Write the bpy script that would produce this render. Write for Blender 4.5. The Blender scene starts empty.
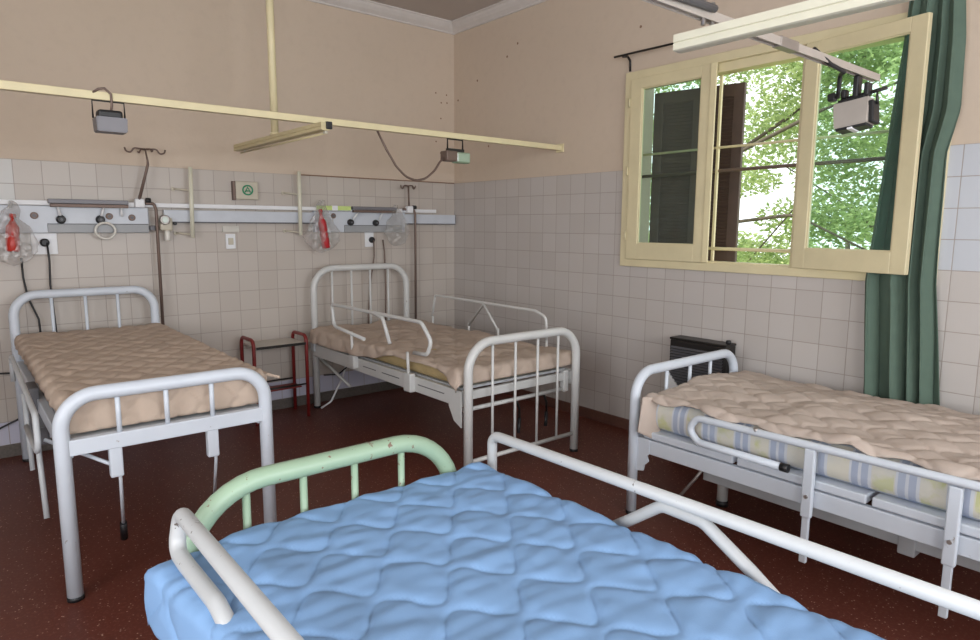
import bpy, bmesh, math, random
from mathutils import Vector, Matrix, noise
random.seed(7)
PI = math.pi
sc = bpy.context.scene
COL = sc.collection

# ------------------------------------------------------------------ materials
def new_mat(name):
    m = bpy.data.materials.new(name); m.use_nodes = True
    nt = m.node_tree; nt.nodes.clear()
    out = nt.nodes.new('ShaderNodeOutputMaterial')
    b = nt.nodes.new('ShaderNodeBsdfPrincipled')
    nt.links.new(b.outputs[0], out.inputs[0])
    return m, nt, b
def N(nt, t, **kw):
    n = nt.nodes.new(t)
    for k, v in kw.items(): setattr(n, k, v)
    return n
def math_n(nt, op, a, b=None, c=None):
    n = N(nt, 'ShaderNodeMath', operation=op)
    for i, v in enumerate((a, b, c)):
        if v is None: continue
        if isinstance(v, (int, float)): n.inputs[i].default_value = v
        else: nt.links.new(v, n.inputs[i])
    return n.outputs[0]
def mix_c(nt, f, a, b):
    n = N(nt, 'ShaderNodeMix', data_type='RGBA')
    for i, v in ((0, f), (6, a), (7, b)):
        if isinstance(v, (int, float)): n.inputs[i].default_value = v
        elif isinstance(v, tuple): n.inputs[i].default_value = (*v[:3], 1)
        else: nt.links.new(v, n.inputs[i])
    return n.outputs[2]
def coords(nt):
    g = N(nt, 'ShaderNodeNewGeometry')
    s = N(nt, 'ShaderNodeSeparateXYZ'); nt.links.new(g.outputs['Position'], s.inputs[0])
    return g.outputs['Position'], s.outputs[0], s.outputs[1], s.outputs[2]
def noise_n(nt, scale, detail=3, vec=None, rough=.55):
    n = N(nt, 'ShaderNodeTexNoise'); n.inputs['Scale'].default_value = scale
    n.inputs['Detail'].default_value = detail; n.inputs['Roughness'].default_value = rough
    if vec is not None: nt.links.new(vec, n.inputs['Vector'])
    return n.outputs['Fac']
def ramp(nt, f, lo, hi):
    n = N(nt, 'ShaderNodeMapRange'); nt.links.new(f, n.inputs[0])
    n.inputs[1].default_value = lo; n.inputs[2].default_value = hi
    return n.outputs[0]
def bump(nt, b, h, strength=.2, dist=.01):
    n = N(nt, 'ShaderNodeBump'); n.inputs['Strength'].default_value = strength
    n.inputs['Distance'].default_value = dist
    nt.links.new(h, n.inputs['Height']); nt.links.new(n.outputs[0], b.inputs['Normal'])
def simple(name, col, rough=.5, metal=0, var=.06, scale=9, bmp=0, bscale=60, **kw):
    m, nt, b = new_mat(name)
    tc = N(nt, 'ShaderNodeTexCoord').outputs['Object']
    f = noise_n(nt, scale, 4, tc)
    lo = tuple(max(0, c*(1-var*2)) for c in col); hi = tuple(min(1, c*(1+var*2)) for c in col)
    nt.links.new(mix_c(nt, f, lo, hi), b.inputs['Base Color'])
    b.inputs['Roughness'].default_value = rough; b.inputs['Metallic'].default_value = metal
    if bmp: bump(nt, b, noise_n(nt, bscale, 3, tc), bmp)
    for k, v in kw.items(): b.inputs[k.replace('_', ' ')].default_value = v
    return m
def chipped(name, col, chip, scale=28, lo=.66, hi=.7, rough=.38, stretch=None):
    m, nt, b = new_mat(name)
    pos, x, y, z = coords(nt)
    v = pos
    f = noise_n(nt, scale, 5, v, .6); g = noise_n(nt, 3.2, 2, v)
    k = ramp(nt, math_n(nt, 'ADD', math_n(nt, 'MULTIPLY', f, .8), math_n(nt, 'MULTIPLY', g, .25)), lo, hi)
    base = mix_c(nt, noise_n(nt, 6, 3, v), tuple(c*.9 for c in col), tuple(min(1, c*1.06) for c in col))
    nt.links.new(mix_c(nt, k, base, chip), b.inputs['Base Color'])
    b.inputs['Roughness'].default_value = rough
    return m

WHITE = (.80, .82, .86)
M = {}
M['white_tube'] = chipped('white enamel paint', (.60, .65, .72), (.30, .27, .25), 30, .70, .73)
M['cream_tube'] = chipped('aged ivory enamel paint', (.58, .585, .575), (.30, .26, .22), 26, .70, .73)
M['rail_tube'] = chipped('worn white enamel paint', (.47, .485, .495), (.12, .1, .09), 44, .685, .70)
M['green_tube'] = chipped('mint green enamel paint', (.30, .42, .30), (.20, .12, .09), 38, .645, .67)
M['grey_tube'] = simple('dull grey enamel paint', (.46, .48, .50), .45)
M['red_tube'] = simple('dark red enamel paint', (.19, .016, .015), .4)
M['black_plastic'] = simple('black plastic', (.012, .012, .014), .45)
M['black_metal'] = simple('black painted metal', (.018, .016, .015), .4, .3)
M['rust_metal'] = simple('brown oxidised steel', (.17, .12, .10), .5, .4)
M['steel'] = simple('brushed steel', (.40, .37, .35), .42, .8)
M['grey_metal'] = simple('grey painted metal', (.17, .165, .18), .45, .2)
M['strut_metal'] = simple('galvanised strut', (.50, .46, .42), .45, .4)
M['cream_paint'] = simple('cream yellow paint', (.70, .62, .39), .45)
M['cream_shade'] = simple('shaded cream paint', (.56, .48, .28), .45)  # darker copy of the cream, the batten's shade put into the colour
M['pale_cream_paint'] = simple('pale cream paint', (.66, .645, .52), .4)
M['window_paint'] = simple('pale yellow window paint', (.63, .555, .355), .45, 0, .08, 5, .08, 40)
M['white_plastic'] = simple('white plastic', (.72, .73, .75), .4)
M['raceway'] = simple('bluish white lacquered sheet', (.52, .55, .60), .35)
M['panel_grey'] = simple('grey lacquered strip', (.29, .30, .31), .4)
M['dark_grey'] = simple('dark grey plastic', (.10, .10, .11), .4)
M['ivory_plastic'] = simple('ivory plastic', (.50, .46, .37), .45)
M['green_mark'] = simple('green printed mark', (.02, .25, .12), .5)
M['brown_strip'] = simple('brown sticky residue', (.22, .13, .085), .8, 0, .2, 20)
M['tube_clear'] = simple('clear tubing', (.62, .60, .55), .3)
M['red_plastic'] = simple('red plastic bottle', (.40, .012, .018), .4)
M['red_orange'] = simple('orange red plastic bottle', (.46, .025, .014), .4)
M['foam'] = simple('yellow foam mattress fabric', (.42, .32, .16), .9, 0, .1, 12, .2)
M['beige'] = simple('beige quilted fabric', (.46, .37, .305), .85, 0, .07, 5, .15, 220)
M['beige_light'] = simple('pale beige quilted fabric', (.475, .395, .34), .85, 0, .06, 5, .15, 220)
M['tan'] = simple('tan quilted fabric', (.48, .38, .305), .85, 0, .08, 6, .15, 220)
M['blue'] = simple('blue quilted fabric', (.205, .36, .61), .75, 0, .03, 5, .06, 260)
M['curtain'] = simple('green curtain cloth', (.085, .130, .099), .9, 0, .07, 14, .15, 300)
M['stand_top'] = simple('pale grey laminate', (.50, .47, .42), .4)
M['cornice'] = simple('off white plaster moulding', (.62, .585, .56), .7)
M['ceiling'] = simple('grey beige ceiling paint', (.47, .42, .385), .85, 0, .05, 2)
M['bark'] = simple('grey brown bark', (.085, .068, .052), .9, 0, .2, 12, .6, 30)
M['outer_plaster'] = simple('white exterior plaster', (.75, .74, .70), .85)

def wall_paint():
    m, nt, b = new_mat('beige wall paint')
    pos, x, y, z = coords(nt)
    f = noise_n(nt, 1.3, 4, pos); g = noise_n(nt, 14, 4, pos)
    c = mix_c(nt, f, (.54, .445, .35), (.595, .49, .395))
    c = mix_c(nt, math_n(nt, 'MULTIPLY', ramp(nt, g, .5, .8), .3), c, (.48, .39, .31))
    nt.links.new(c, b.inputs['Base Color']); b.inputs['Roughness'].default_value = .75
    bump(nt, b, noise_n(nt, 35, 4, pos), .08)
    return m
M['wall'] = wall_paint()

def tile_mat(name, axis, off, bluish=False, low_row=False, tone=((.445, .395, .355), (.50, .455, .415))):
    m, nt, b = new_mat(name)
    pos, x, y, z = coords(nt)
    u = x if axis == 'x' else y
    fu = math_n(nt, 'ADD', math_n(nt, 'DIVIDE', math_n(nt, 'ADD', u, 30*.15 - off), .15), .0)
    fv = math_n(nt, 'DIVIDE', math_n(nt, 'SUBTRACT', z, .08), .15)
    def edge(f):
        fr = math_n(nt, 'FRACT', f)
        return math_n(nt, 'MINIMUM', fr, math_n(nt, 'SUBTRACT', 1, fr))
    d = math_n(nt, 'MINIMUM', edge(fu), edge(fv))
    k = ramp(nt, d, .006, .020)          # 0 in the grout, 1 on the tile
    cell = N(nt, 'ShaderNodeCombineXYZ')
    nt.links.new(math_n(nt, 'FLOOR', fu), cell.inputs[0]); nt.links.new(math_n(nt, 'FLOOR', fv), cell.inputs[1])
    wn = N(nt, 'ShaderNodeTexWhiteNoise'); nt.links.new(cell.outputs[0], wn.inputs[0])
    tile = mix_c(nt, wn.outputs['Value'], *tone)
    tile = mix_c(nt, math_n(nt, 'MULTIPLY', noise_n(nt, 4, 3, pos), .5), tile, (.455, .405, .355))
    if bluish:
        msk = math_n(nt, 'MULTIPLY', math_n(nt, 'LESS_THAN', y, -3.7), math_n(nt, 'GREATER_THAN', z, 1.28))
        tile = mix_c(nt, msk, tile, (.485, .505, .545))
    if low_row:
        old = math_n(nt, 'MULTIPLY', math_n(nt, 'LESS_THAN', x, -3.4), math_n(nt, 'GREATER_THAN', z, 1.58))
        tile = mix_c(nt, old, tile, (.53, .52, .50))
        msk = math_n(nt, 'LESS_THAN', z, .23)
        tile = mix_c(nt, msk, tile, (.50, .50, .60))
    nt.links.new(mix_c(nt, k, (.31, .265, .235), tile), b.inputs['Base Color'])
    b.inputs['Roughness'].default_value = .38
    bump(nt, b, k, .2, .003)
    return m
M['tile_back'] = tile_mat('beige square wall tile', 'x', .343*.15, low_row=True)
M['tile_right'] = tile_mat('grey beige square wall tile', 'y', -.05*.15, bluish=True, tone=((.45, .42, .405), (.505, .475, .46)))

def floor_mat():
    m, nt, b = new_mat('dark red granito floor')
    pos, x, y, z = coords(nt)
    f = noise_n(nt, 2.2, 3, pos)
    c = mix_c(nt, f, (.092, .024, .016), (.138, .038, .025))
    g = noise_n(nt, 70, 3, pos, .7)
    c = mix_c(nt, ramp(nt, g, .52, .72), c, (.17, .065, .045))
    v = N(nt, 'ShaderNodeTexVoronoi'); v.inputs['Scale'].default_value = 60; nt.links.new(pos, v.inputs['Vector'])
    sp = math_n(nt, 'MULTIPLY', ramp(nt, v.outputs['Distance'], .22, .12), math_n(nt, 'GREATER_THAN', noise_n(nt, 31, 2, pos), .50))
    c = mix_c(nt, sp, c, (.46, .30, .23))
    nt.links.new(c, b.inputs['Base Color']); b.inputs['Roughness'].default_value = .42
    b.inputs['Specular IOR Level'].default_value = .3
    return m
M['floor'] = floor_mat()
def skirt_mat():
    m, nt, b = new_mat('dark granito skirting')
    pos, x, y, z = coords(nt)
    c = mix_c(nt, noise_n(nt, 60, 3, pos, .7), (.07, .03, .022), (.17, .075, .055))
    nt.links.new(c, b.inputs['Base Color']); b.inputs['Roughness'].default_value = .5
    return m
M['skirting'] = skirt_mat()
M['skirting_grey'] = simple('grey granito skirting', (.10, .085, .075), .5, 0, .25, 60)

def checked_mat():
    m, nt, b = new_mat('blue and yellow checked mattress ticking')
    pos, x, y, z = coords(nt)
    fy = math_n(nt, 'FRACT', math_n(nt, 'DIVIDE', math_n(nt, 'ADD', y, 20.0), .165))
    fz = math_n(nt, 'FRACT', math_n(nt, 'DIVIDE', math_n(nt, 'ADD', z, .02), .155))
    def band(f, a, c):
        return math_n(nt, 'MULTIPLY', math_n(nt, 'GREATER_THAN', f, a), math_n(nt, 'LESS_THAN', f, c))
    blue = math_n(nt, 'MAXIMUM', band(fy, .05, .20), band(fy, .27, .42))
    hb = band(fz, .12, .24)
    c = mix_c(nt, band(fy, .47, .98), (.58, .61, .66), (.62, .60, .52))
    yel = math_n(nt, 'MULTIPLY', math_n(nt, 'MULTIPLY', band(fy, .5, .95), ramp(nt, noise_n(nt, 11, 3, pos), .5, .62)), .75)
    c = mix_c(nt, yel, c, (.52, .54, .22))
    c = mix_c(nt, math_n(nt, 'MULTIPLY', blue, .75), c, (.30, .36, .50))
    c = mix_c(nt, math_n(nt, 'MULTIPLY', hb, .6), c, (.27, .33, .47))
    c = mix_c(nt, math_n(nt, 'MULTIPLY', ramp(nt, noise_n(nt, 7, 3, pos), .45, .7), .4), c, (.40, .45, .52))
    nt.links.new(c, b.inputs['Base Color']); b.inputs['Roughness'].default_value = .8
    bump(nt, b, noise_n(nt, 250, 2, pos), .15)
    return m
M['checked'] = checked_mat()

def louver_mat():
    return simple('dark brown shutter wood', (.075, .045, .035), .6, 0, .15, 10)
M['shutter'] = louver_mat()
def thin_glass(name, tint, alpha, rough=.03):
    m = bpy.data.materials.new(name); m.use_nodes = True
    nt = m.node_tree; nt.nodes.clear()
    out = N(nt, 'ShaderNodeOutputMaterial'); t = N(nt, 'ShaderNodeBsdfTransparent'); g = N(nt, 'ShaderNodeBsdfGlossy')
    d = N(nt, 'ShaderNodeBsdfDiffuse'); mx = N(nt, 'ShaderNodeMixShader'); m2 = N(nt, 'ShaderNodeMixShader')
    t.inputs[0].default_value = (*tint, 1); g.inputs['Roughness'].default_value = rough
    d.inputs[0].default_value = (.75*min(1, tint[0]*1.1), .80*min(1, tint[1]*1.1), .77*min(1, tint[2]*1.1), 1)
    m2.inputs[0].default_value = .5
    nt.links.new(g.outputs[0], m2.inputs[1]); nt.links.new(d.outputs[0], m2.inputs[2])
    mx.inputs[0].default_value = alpha
    nt.links.new(t.outputs[0], mx.inputs[1]); nt.links.new(m2.outputs[0], mx.inputs[2]); nt.links.new(mx.outputs[0], out.inputs[0])
    return m
M['glass'] = thin_glass('dusty window glass', (.84, .94, .91), .03)
M['clear_bag'] = thin_glass('clear crumpled plastic film', (.95, .94, .94), .20, .35)
M['lamp_glass'] = thin_glass('pale green lamp glass', (.42, .62, .42), .65, .4)
def leaf_mat():
    m = bpy.data.materials.new('light green leaves'); m.use_nodes = True
    nt = m.node_tree; nt.nodes.clear()
    out = N(nt, 'ShaderNodeOutputMaterial'); d = N(nt, 'ShaderNodeBsdfDiffuse'); t = N(nt, 'ShaderNodeBsdfTranslucent'); mx = N(nt, 'ShaderNodeMixShader')
    g = N(nt, 'ShaderNodeNewGeometry')
    c = mix_c(nt, g.outputs['Random Per Island'], (.24, .34, .14), (.44, .52, .25))
    nt.links.new(c, d.inputs[0]); nt.links.new(c, t.inputs[0]); mx.inputs[0].default_value = .5
    nt.links.new(d.outputs[0], mx.inputs[1]); nt.links.new(t.outputs[0], mx.inputs[2]); nt.links.new(mx.outputs[0], out.inputs[0])
    return m
M['leaf'] = leaf_mat()
M['lawn'] = simple('sunlit grass', (.33, .40, .14), .9, 0, .2, 3)

# ------------------------------------------------------------------ mesh builder
class MB:
    def __init__(self): self.bm = bmesh.new()
    def box(self, x0, x1, y0, y1, z0, z1, bev=0, mat=None, segs=2):
        t = bmesh.new(); bmesh.ops.create_cube(t, size=1)
        for v in t.verts:
            v.co = Vector(((x0+x1)/2 + v.co.x*(x1-x0), (y0+y1)/2 + v.co.y*(y1-y0), (z0+z1)/2 + v.co.z*(z1-z0)))
        if bev: bmesh.ops.bevel(t, geom=t.edges[:], offset=bev, segments=segs, affect='EDGES', profile=.5)
        if mat is not None: bmesh.ops.transform(t, matrix=mat, verts=t.verts)
        self.add(t); return self
    def add(self, t):
        me = bpy.data.meshes.new('tmp'); t.to_mesh(me); t.free(); self.bm.from_mesh(me); bpy.data.meshes.remove(me)
    def tube(self, pts, r, seg=12, closed=False):
        P = [Vector(p) for p in pts]; n = len(P)
        rr = r if isinstance(r, (list, tuple)) else [r]*n
        tang = []
        for i in range(n):
            a = P[i-1] if (i or closed) else P[i]; c = P[(i+1) % n] if (i < n-1 or closed) else P[i]
            tang.append((c-a).normalized())
        up = Vector((0, 0, 1)) if abs(tang[0].z) < .9 else Vector((1, 0, 0))
        u = tang[0].cross(up).normalized(); rings = []
        for i in range(n):
            if i:
                q = tang[i-1].rotation_difference(tang[i]); u = q @ u
                u = (u - tang[i]*u.dot(tang[i])).normalized()
            w = tang[i].cross(u); f = 1.0
            if 0 < i < n-1:
                c = (P[i]-P[i-1]).normalized().dot((P[i+1]-P[i]).normalized()); f = 1
            rings.append([self.bm.verts.new(P[i] + (u*math.cos(2*PI*k/seg) + w*math.sin(2*PI*k/seg))*rr[i]*f) for k in range(seg)])
        m = n if closed else n-1
        for i in range(m):
            A, B = rings[i], rings[(i+1) % n]
            for k in range(seg):
                f = self.bm.faces.new((A[k], A[(k+1) % seg], B[(k+1) % seg], B[k])); f.smooth = True
        if not closed:
            self.bm.faces.new(rings[0][::-1]); self.bm.faces.new(rings[-1])
        return self
    def cyl(self, a, b, r, r2=None, seg=20): return self.tube([a, b], [r, r if r2 is None else r2], seg)
    def lathe(self, c, prof, axis='z', seg=20):
        rings = []
        for r, h in prof:
            ring = []
            for k in range(seg):
                a = 2*PI*k/seg; p = (r*math.cos(a), r*math.sin(a), h)
                if axis == 'y': p = (p[0], p[2], p[1])
                if axis == 'x': p = (p[2], p[0], p[1])
                ring.append(self.bm.verts.new(Vector(c) + Vector(p)))
            rings.append(ring)
        for A, B in zip(rings, rings[1:]):
            for k in range(seg):
                f = self.bm.faces.new((A[k], A[(k+1) % seg], B[(k+1) % seg], B[k])); f.smooth = True
        self.bm.faces.new(rings[0][::-1]); self.bm.faces.new(rings[-1])
        return self
    def prism(self, poly, d, axis='y', o=0):
        """poly of 2-D points extruded from o to o+d along axis"""
        def P(a, b, t): return {'y': (a, t, b), 'x': (t, a, b), 'z': (a, b, t)}[axis]
        A = [self.bm.verts.new(P(a, b, o)) for a, b in poly]; B = [self.bm.verts.new(P(a, b, o+d)) for a, b in poly]
        n = len(poly); self.bm.faces.new(A); self.bm.faces.new(B[::-1])
        for i in range(n): self.bm.faces.new((A[i], B[i], B[(i+1) % n], A[(i+1) % n]))
        return self
    def grid(self, fn, nu, nv):
        V = [[self.bm.verts.new(fn(i/nu, j/nv)) for j in range(nv+1)] for i in range(nu+1)]
        for i in range(nu):
            for j in range(nv):
                f = self.bm.faces.new((V[i][j], V[i+1][j], V[i+1][j+1], V[i][j+1])); f.smooth = True
        return self
    def blob(self, c, r, sub=3, fn=None):
        t = bmesh.new(); bmesh.ops.create_icosphere(t, subdivisions=sub, radius=1)
        for v in t.verts:
            p = Vector((v.co.x*r[0], v.co.y*r[1], v.co.z*r[2]))
            if fn: p = fn(p)
            v.co = Vector(c)+p
        for f in t.faces: f.smooth = True
        self.add(t); return self
    def build(self, name, mat, parent=None, fix=True):
        me = bpy.data.meshes.new(name)
        if fix: bmesh.ops.recalc_face_normals(self.bm, faces=self.bm.faces[:])
        if parent is not None:
            o = wloc(parent); bmesh.ops.translate(self.bm, verts=self.bm.verts[:], vec=-o)
        self.bm.to_mesh(me); self.bm.free(); me.materials.append(mat)
        ob = bpy.data.objects.new(name, me); COL.objects.link(ob)
        if parent is not None: ob.parent = parent
        return ob
def wloc(o):
    v = Vector((0, 0, 0))
    while o is not None: v += o.location; o = o.parent
    return v
def fillet(pts, r, n=6):
    P = [Vector(p) for p in pts]; out = [P[0]]
    rs = r if isinstance(r, (list, tuple)) else [r]*len(P)
    for i in range(1, len(P)-1):
        a = (P[i-1]-P[i]); b = (P[i+1]-P[i]); la, lb = a.length, b.length
        a.normalize(); b.normalize(); ang = a.angle(b)
        d = min(rs[i]/math.tan(ang/2), la*.49, lb*.49); p0 = P[i]+a*d; p1 = P[i]+b*d
        R = d*math.tan(ang/2); c = P[i] + (a+b).normalized()*(R/math.sin(ang/2))
        v0, v1 = p0-c, p1-c
        for k in range(n+1):
            t = k/n; w = v0.angle(v1)
            out.append(c + (v0*math.sin((1-t)*w) + v1*math.sin(t*w))/math.sin(w))
    out.append(P[-1]); return out
def thing(name, label, cat, loc, group=None):
    o = bpy.data.objects.new(name, None); COL.objects.link(o); o.location = loc
    o.empty_display_size = .1
    o['label'] = label; o['category'] = cat
    if group: o['group'] = group
    return o
def tag(o, label, cat, group=None):
    o['label'] = label; o['category'] = cat
    if group: o['group'] = group
    return o
def struct(o): o['kind'] = 'structure'; return o
def solid(o, t, off=-1):
    m = o.modifiers.new('thickness', 'SOLIDIFY'); m.thickness = t; m.offset = off; return o

# ------------------------------------------------------------------ room shell
def holed(m, a0, a1, holes, z0, z1, axis, t0, t1):
    """a wall along axis with rectangular openings (one mesh of touching blocks)"""
    us = sorted({a0, a1, *[h[0] for h in holes], *[h[1] for h in holes]})
    zs = sorted({z0, z1, *[h[2] for h in holes], *[h[3] for h in holes]})
    def solid_at(i, j):
        if not (0 <= i < len(us)-1 and 0 <= j < len(zs)-1): return False
        u = (us[i]+us[i+1])/2; z = (zs[j]+zs[j+1])/2
        return not any(h[0] < u < h[1] and h[2] < z < h[3] for h in holes)
    def P(u, t, z): return (t, u, z) if axis == 'y' else (u, t, z)
    cache = {}
    def v(i, j, k):
        if (i, j, k) not in cache: cache[i, j, k] = m.bm.verts.new(P(us[i], (t0, t1)[k], zs[j]))
        return cache[i, j, k]
    for i in range(len(us)-1):
        for j in range(len(zs)-1):
            if not solid_at(i, j): continue
            for k in (0, 1): m.bm.faces.new((v(i, j, k), v(i+1, j, k), v(i+1, j+1, k), v(i, j+1, k)))
            for di, dj, e in ((-1, 0, ((i, j), (i, j+1))), (1, 0, ((i+1, j), (i+1, j+1))), (0, -1, ((i, j), (i+1, j))), (0, 1, ((i, j+1), (i+1, j+1)))):
                if not solid_at(i+di, j+dj):
                    (p, q), (r, s) = e; m.bm.faces.new((v(p, q, 0), v(r, s, 0), v(r, s, 1), v(p, q, 1)))
    return m
XL, YF, H = -5.9, -7.3, 3.30
struct(MB().box(XL, .25, YF, .25, -.12, 0).build('floor', M['floor']))
struct(MB().box(XL-.2, .25, YF-.2, .25, H, H+.15).build('ceiling', M['ceiling']))
wb = struct(MB().box(XL-.2, .25, .008, .25, 0, H).build('wall_back', M['wall']))
MB().box(XL, 0, 0, .008, .08, 1.88).build('wall_tiling', M['tile_back'], wb)
LW = [(-6.6, -3.4, .95, 2.6)]  # unseen opening, added to bring fill light onto the right wall
struct(holed(MB(), YF, .008, LW, 0, H, 'y', XL-.2, XL).build('wall_left', M['wall']))
HY0, HY1, HZ0, HZ1 = -3.95, -2.07, 1.245, 2.49        # opening of the window
wr = struct(holed(MB(), YF, .008, [(HY0, HY1, HZ0, HZ1)], 0, H, 'y', .008, .25).build('wall_right', M['wall']))
t = holed(MB(), YF, 0, [(HY0, HY1, HZ0, 1.88)], .08, 1.88, 'y', 0, .008)
t.build('wall_tiling', M['tile_right'], wr)
FW = [(-5.3, -3.5, .95, 2.6), (-2.8, -.8, .95, 2.6)]
struct(holed(MB(), XL-.2, .25, FW, 0, H, 'x', YF-.2, YF).build('wall_front', M['wall']))
struct(MB().box(XL, 0, -.012, .008, 0, .08, .003).build('baseboard_back', M['skirting_grey']))
struct(MB().box(-.012, .008, YF, -.012, 0, .08, .003).build('baseboard_right', M['skirting']))
prof = [(0, 3.218), (.016, 3.218), (.016, 3.228), (.028, 3.236), (.05, 3.25), (.075, 3.272), (.086, 3.288), (.098, 3.290), (.098, H), (0, H)]
struct(MB().prism([(-d+.008, z) for d, z in prof], XL*-1, 'x', XL).build('trim_1', M['cornice']))
# rotate the back cornice profile: prism along x uses (y, z)
struct(MB().prism([(-d+.008, z) for d, z in prof], -YF, 'y', YF).build('trim_2', M['cornice']))
MBs = MB().box(-1.53, -.003, -.006, .008, 1.876, 1.885)
struct(MBs.build('trim_3', M['brown_strip']))
# drill holes left in the paint by the corner
def hole(x, y, z, r, wall):
    ax = 'y' if wall is wb else 'x'
    c = (x, .0065, z) if ax == 'y' else (.0065, y, z)
    MB().lathe(c, [(r, 0), (r*.9, .0014)] if ax == 'y' else [(r, 0), (r*.9, .0014)], ax, 10).build('drill_hole', M['brown_strip'], wall)
for x, z in ((-.20, 2.68), (-.08, 2.675), (-.14, 2.6), (-.075, 2.605), (-.145, 2.46), (-.15, 2.15), (-.2, 2.25)): hole(x, 0, z, .008, wb)
for y, z in ((-.055, 2.63), (-.34, 2.76), (-.74, 2.89), (-.87, 2.97), (-2.12, 2.83), (-.5, 2.18)): hole(0, y, z, .010, wr)

# ------------------------------------------------------------------ window
win = bpy.data.objects.new('window_1', None); COL.objects.link(win); win.location = (.02, -3.0, 1.22); struct(win)
MP = M['window_paint']
f = MB()
FY0, FY1, FZ0, FZ1 = -4.0, -2.025, 1.205, 2.538
def yz_frame(m, y0, y1, z0, z1, wy, wz0, wz1, x0, x1, bev=.004):
    m.box(x0, x1, y0, y0+wy, z0, z1, bev); m.box(x0, x1, y1-wy, y1, z0, z1, bev)
    m.box(x0, x1, y0+wy-.002, y1-wy+.002, z0, z0+wz0, bev); m.box(x0, x1, y0+wy-.002, y1-wy+.002, z1-wz1, z1, bev)
yz_frame(f, FY0, FY1, FZ0, FZ1, .058, .052, .055, -.018, .012)
yz_frame(f, HY0+.001, HY1-.001, HZ0+.001, HZ1-.001, .035, .02, .06, .012, .10)
f.box(.0, .07, -3.325, -3.255, 1.25, 2.485, .004)                 # fixed post the open sash hangs on
f.build('window_frame', MP, win)
s = bpy.data.objects.new('casement_sash', None)
def sash(y0, y1, z0, z1, x0, hinge=None, ang=0, wy=.094):
    m = MB(); yz_frame(m, y0, y1, z0, z1, wy, .112, .07, x0-.016, x0+.016, .004)
    # inner glazing bead
    yz_frame(m, y0+wy-.004, y1-wy+.004, z0+.106, z1-.064, .012, .012, .012, x0-.008, x0+.010, .003)
    g = MB().box(x0-.002, x0+.002, y0+wy-.006, y1-wy+.006, z0+.105, z1-.063)
    if hinge:
        R = Matrix.Translation(hinge) @ Matrix.Rotation(ang, 4, 'Z') @ Matrix.Translation(-Vector(hinge))
        for q in (m, g): bmesh.ops.transform(q.bm, matrix=R, verts=q.bm.verts[:])
    o = m.build('casement_sash', MP, win); g.build('pane', M['glass'], o); return o
s1 = sash(-2.725, -2.082, 1.258, 2.485, -.012)
MB().box(-.034, -.026, -2.742, -2.700, 1.26, 2.483, .003).build('cover_strip', M['cream_paint'], s1)
hh = MB()
for z in (1.42, 1.87, 2.33): hh.cyl((-.033, -2.078, z-.03), (-.033, -2.078, z+.03), .007, None, 10)
hh.build('hinge', MP, s1)
s2 = sash(-3.918, -3.283, 1.255, 2.482, -.012, (-.012, -3.283, 0), -math.radians(10.5), .080)
# outer security bars behind the sashes
gr = thing('window_grille', 'thin yellow security bars fixed across the window opening', 'grille', (.11, -3.0, 1.3))
for z, r in ((1.988, .008), (1.345, .011)):
    MB().cyl((.11, HY0-.02, z), (.11, HY1+.02, z), r, None, 8).build('bar', M['cream_paint'], gr)
MB().box(.102, .118, -2.698, -2.682, 1.246, 2.489).build('bar', M['cream_paint'], gr)
MB().cyl((.12, HY0-.02, 1.852), (.12, HY1+.02, 1.838), .011, None, 8).build('bar', M['rust_metal'], gr)['label'] = 'dark brown bar'
# louvred shutter leaf outside, ajar
sh = thing('louvred_shutter', 'dark brown louvred wooden shutter leaf outside behind the closed sash', 'shutter', (.34, -2.4, 1.24))
ang = math.atan2(.14, .67)
R = Matrix.Translation((.27, -2.07, 0)) @ Matrix.Rotation(ang, 4, 'Z')
m = MB(); L = .635
for a, b in ((0, .07), (L-.07, L), (L/2-.03, L/2+.03)): m.box(-.02, .02, -b, -a, 1.24, 2.43, .003)
for a, b in ((1.24, 1.32), (2.35, 2.43)): m.box(-.019, .019, -L+.06, -.06, a, b)
bmesh.ops.transform(m.bm, matrix=R, verts=m.bm.verts[:]); m.build('shutter_frame', M['shutter'], sh)
m = MB(); z = 1.335
while z < 2.35:
    for a, b in ((.06, L/2-.02), (L/2+.02, L-.06)):
        T = Matrix.Translation((0, 0, z)) @ Matrix.Rotation(math.radians(66), 4, 'Y')
        m.box(-.020, .020, -b, -a, -.003, .003, 0, T)
    z += .024
bmesh.ops.transform(m.bm, matrix=R, verts=m.bm.verts[:]); m.build('slat', M['shutter'], sh)
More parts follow.
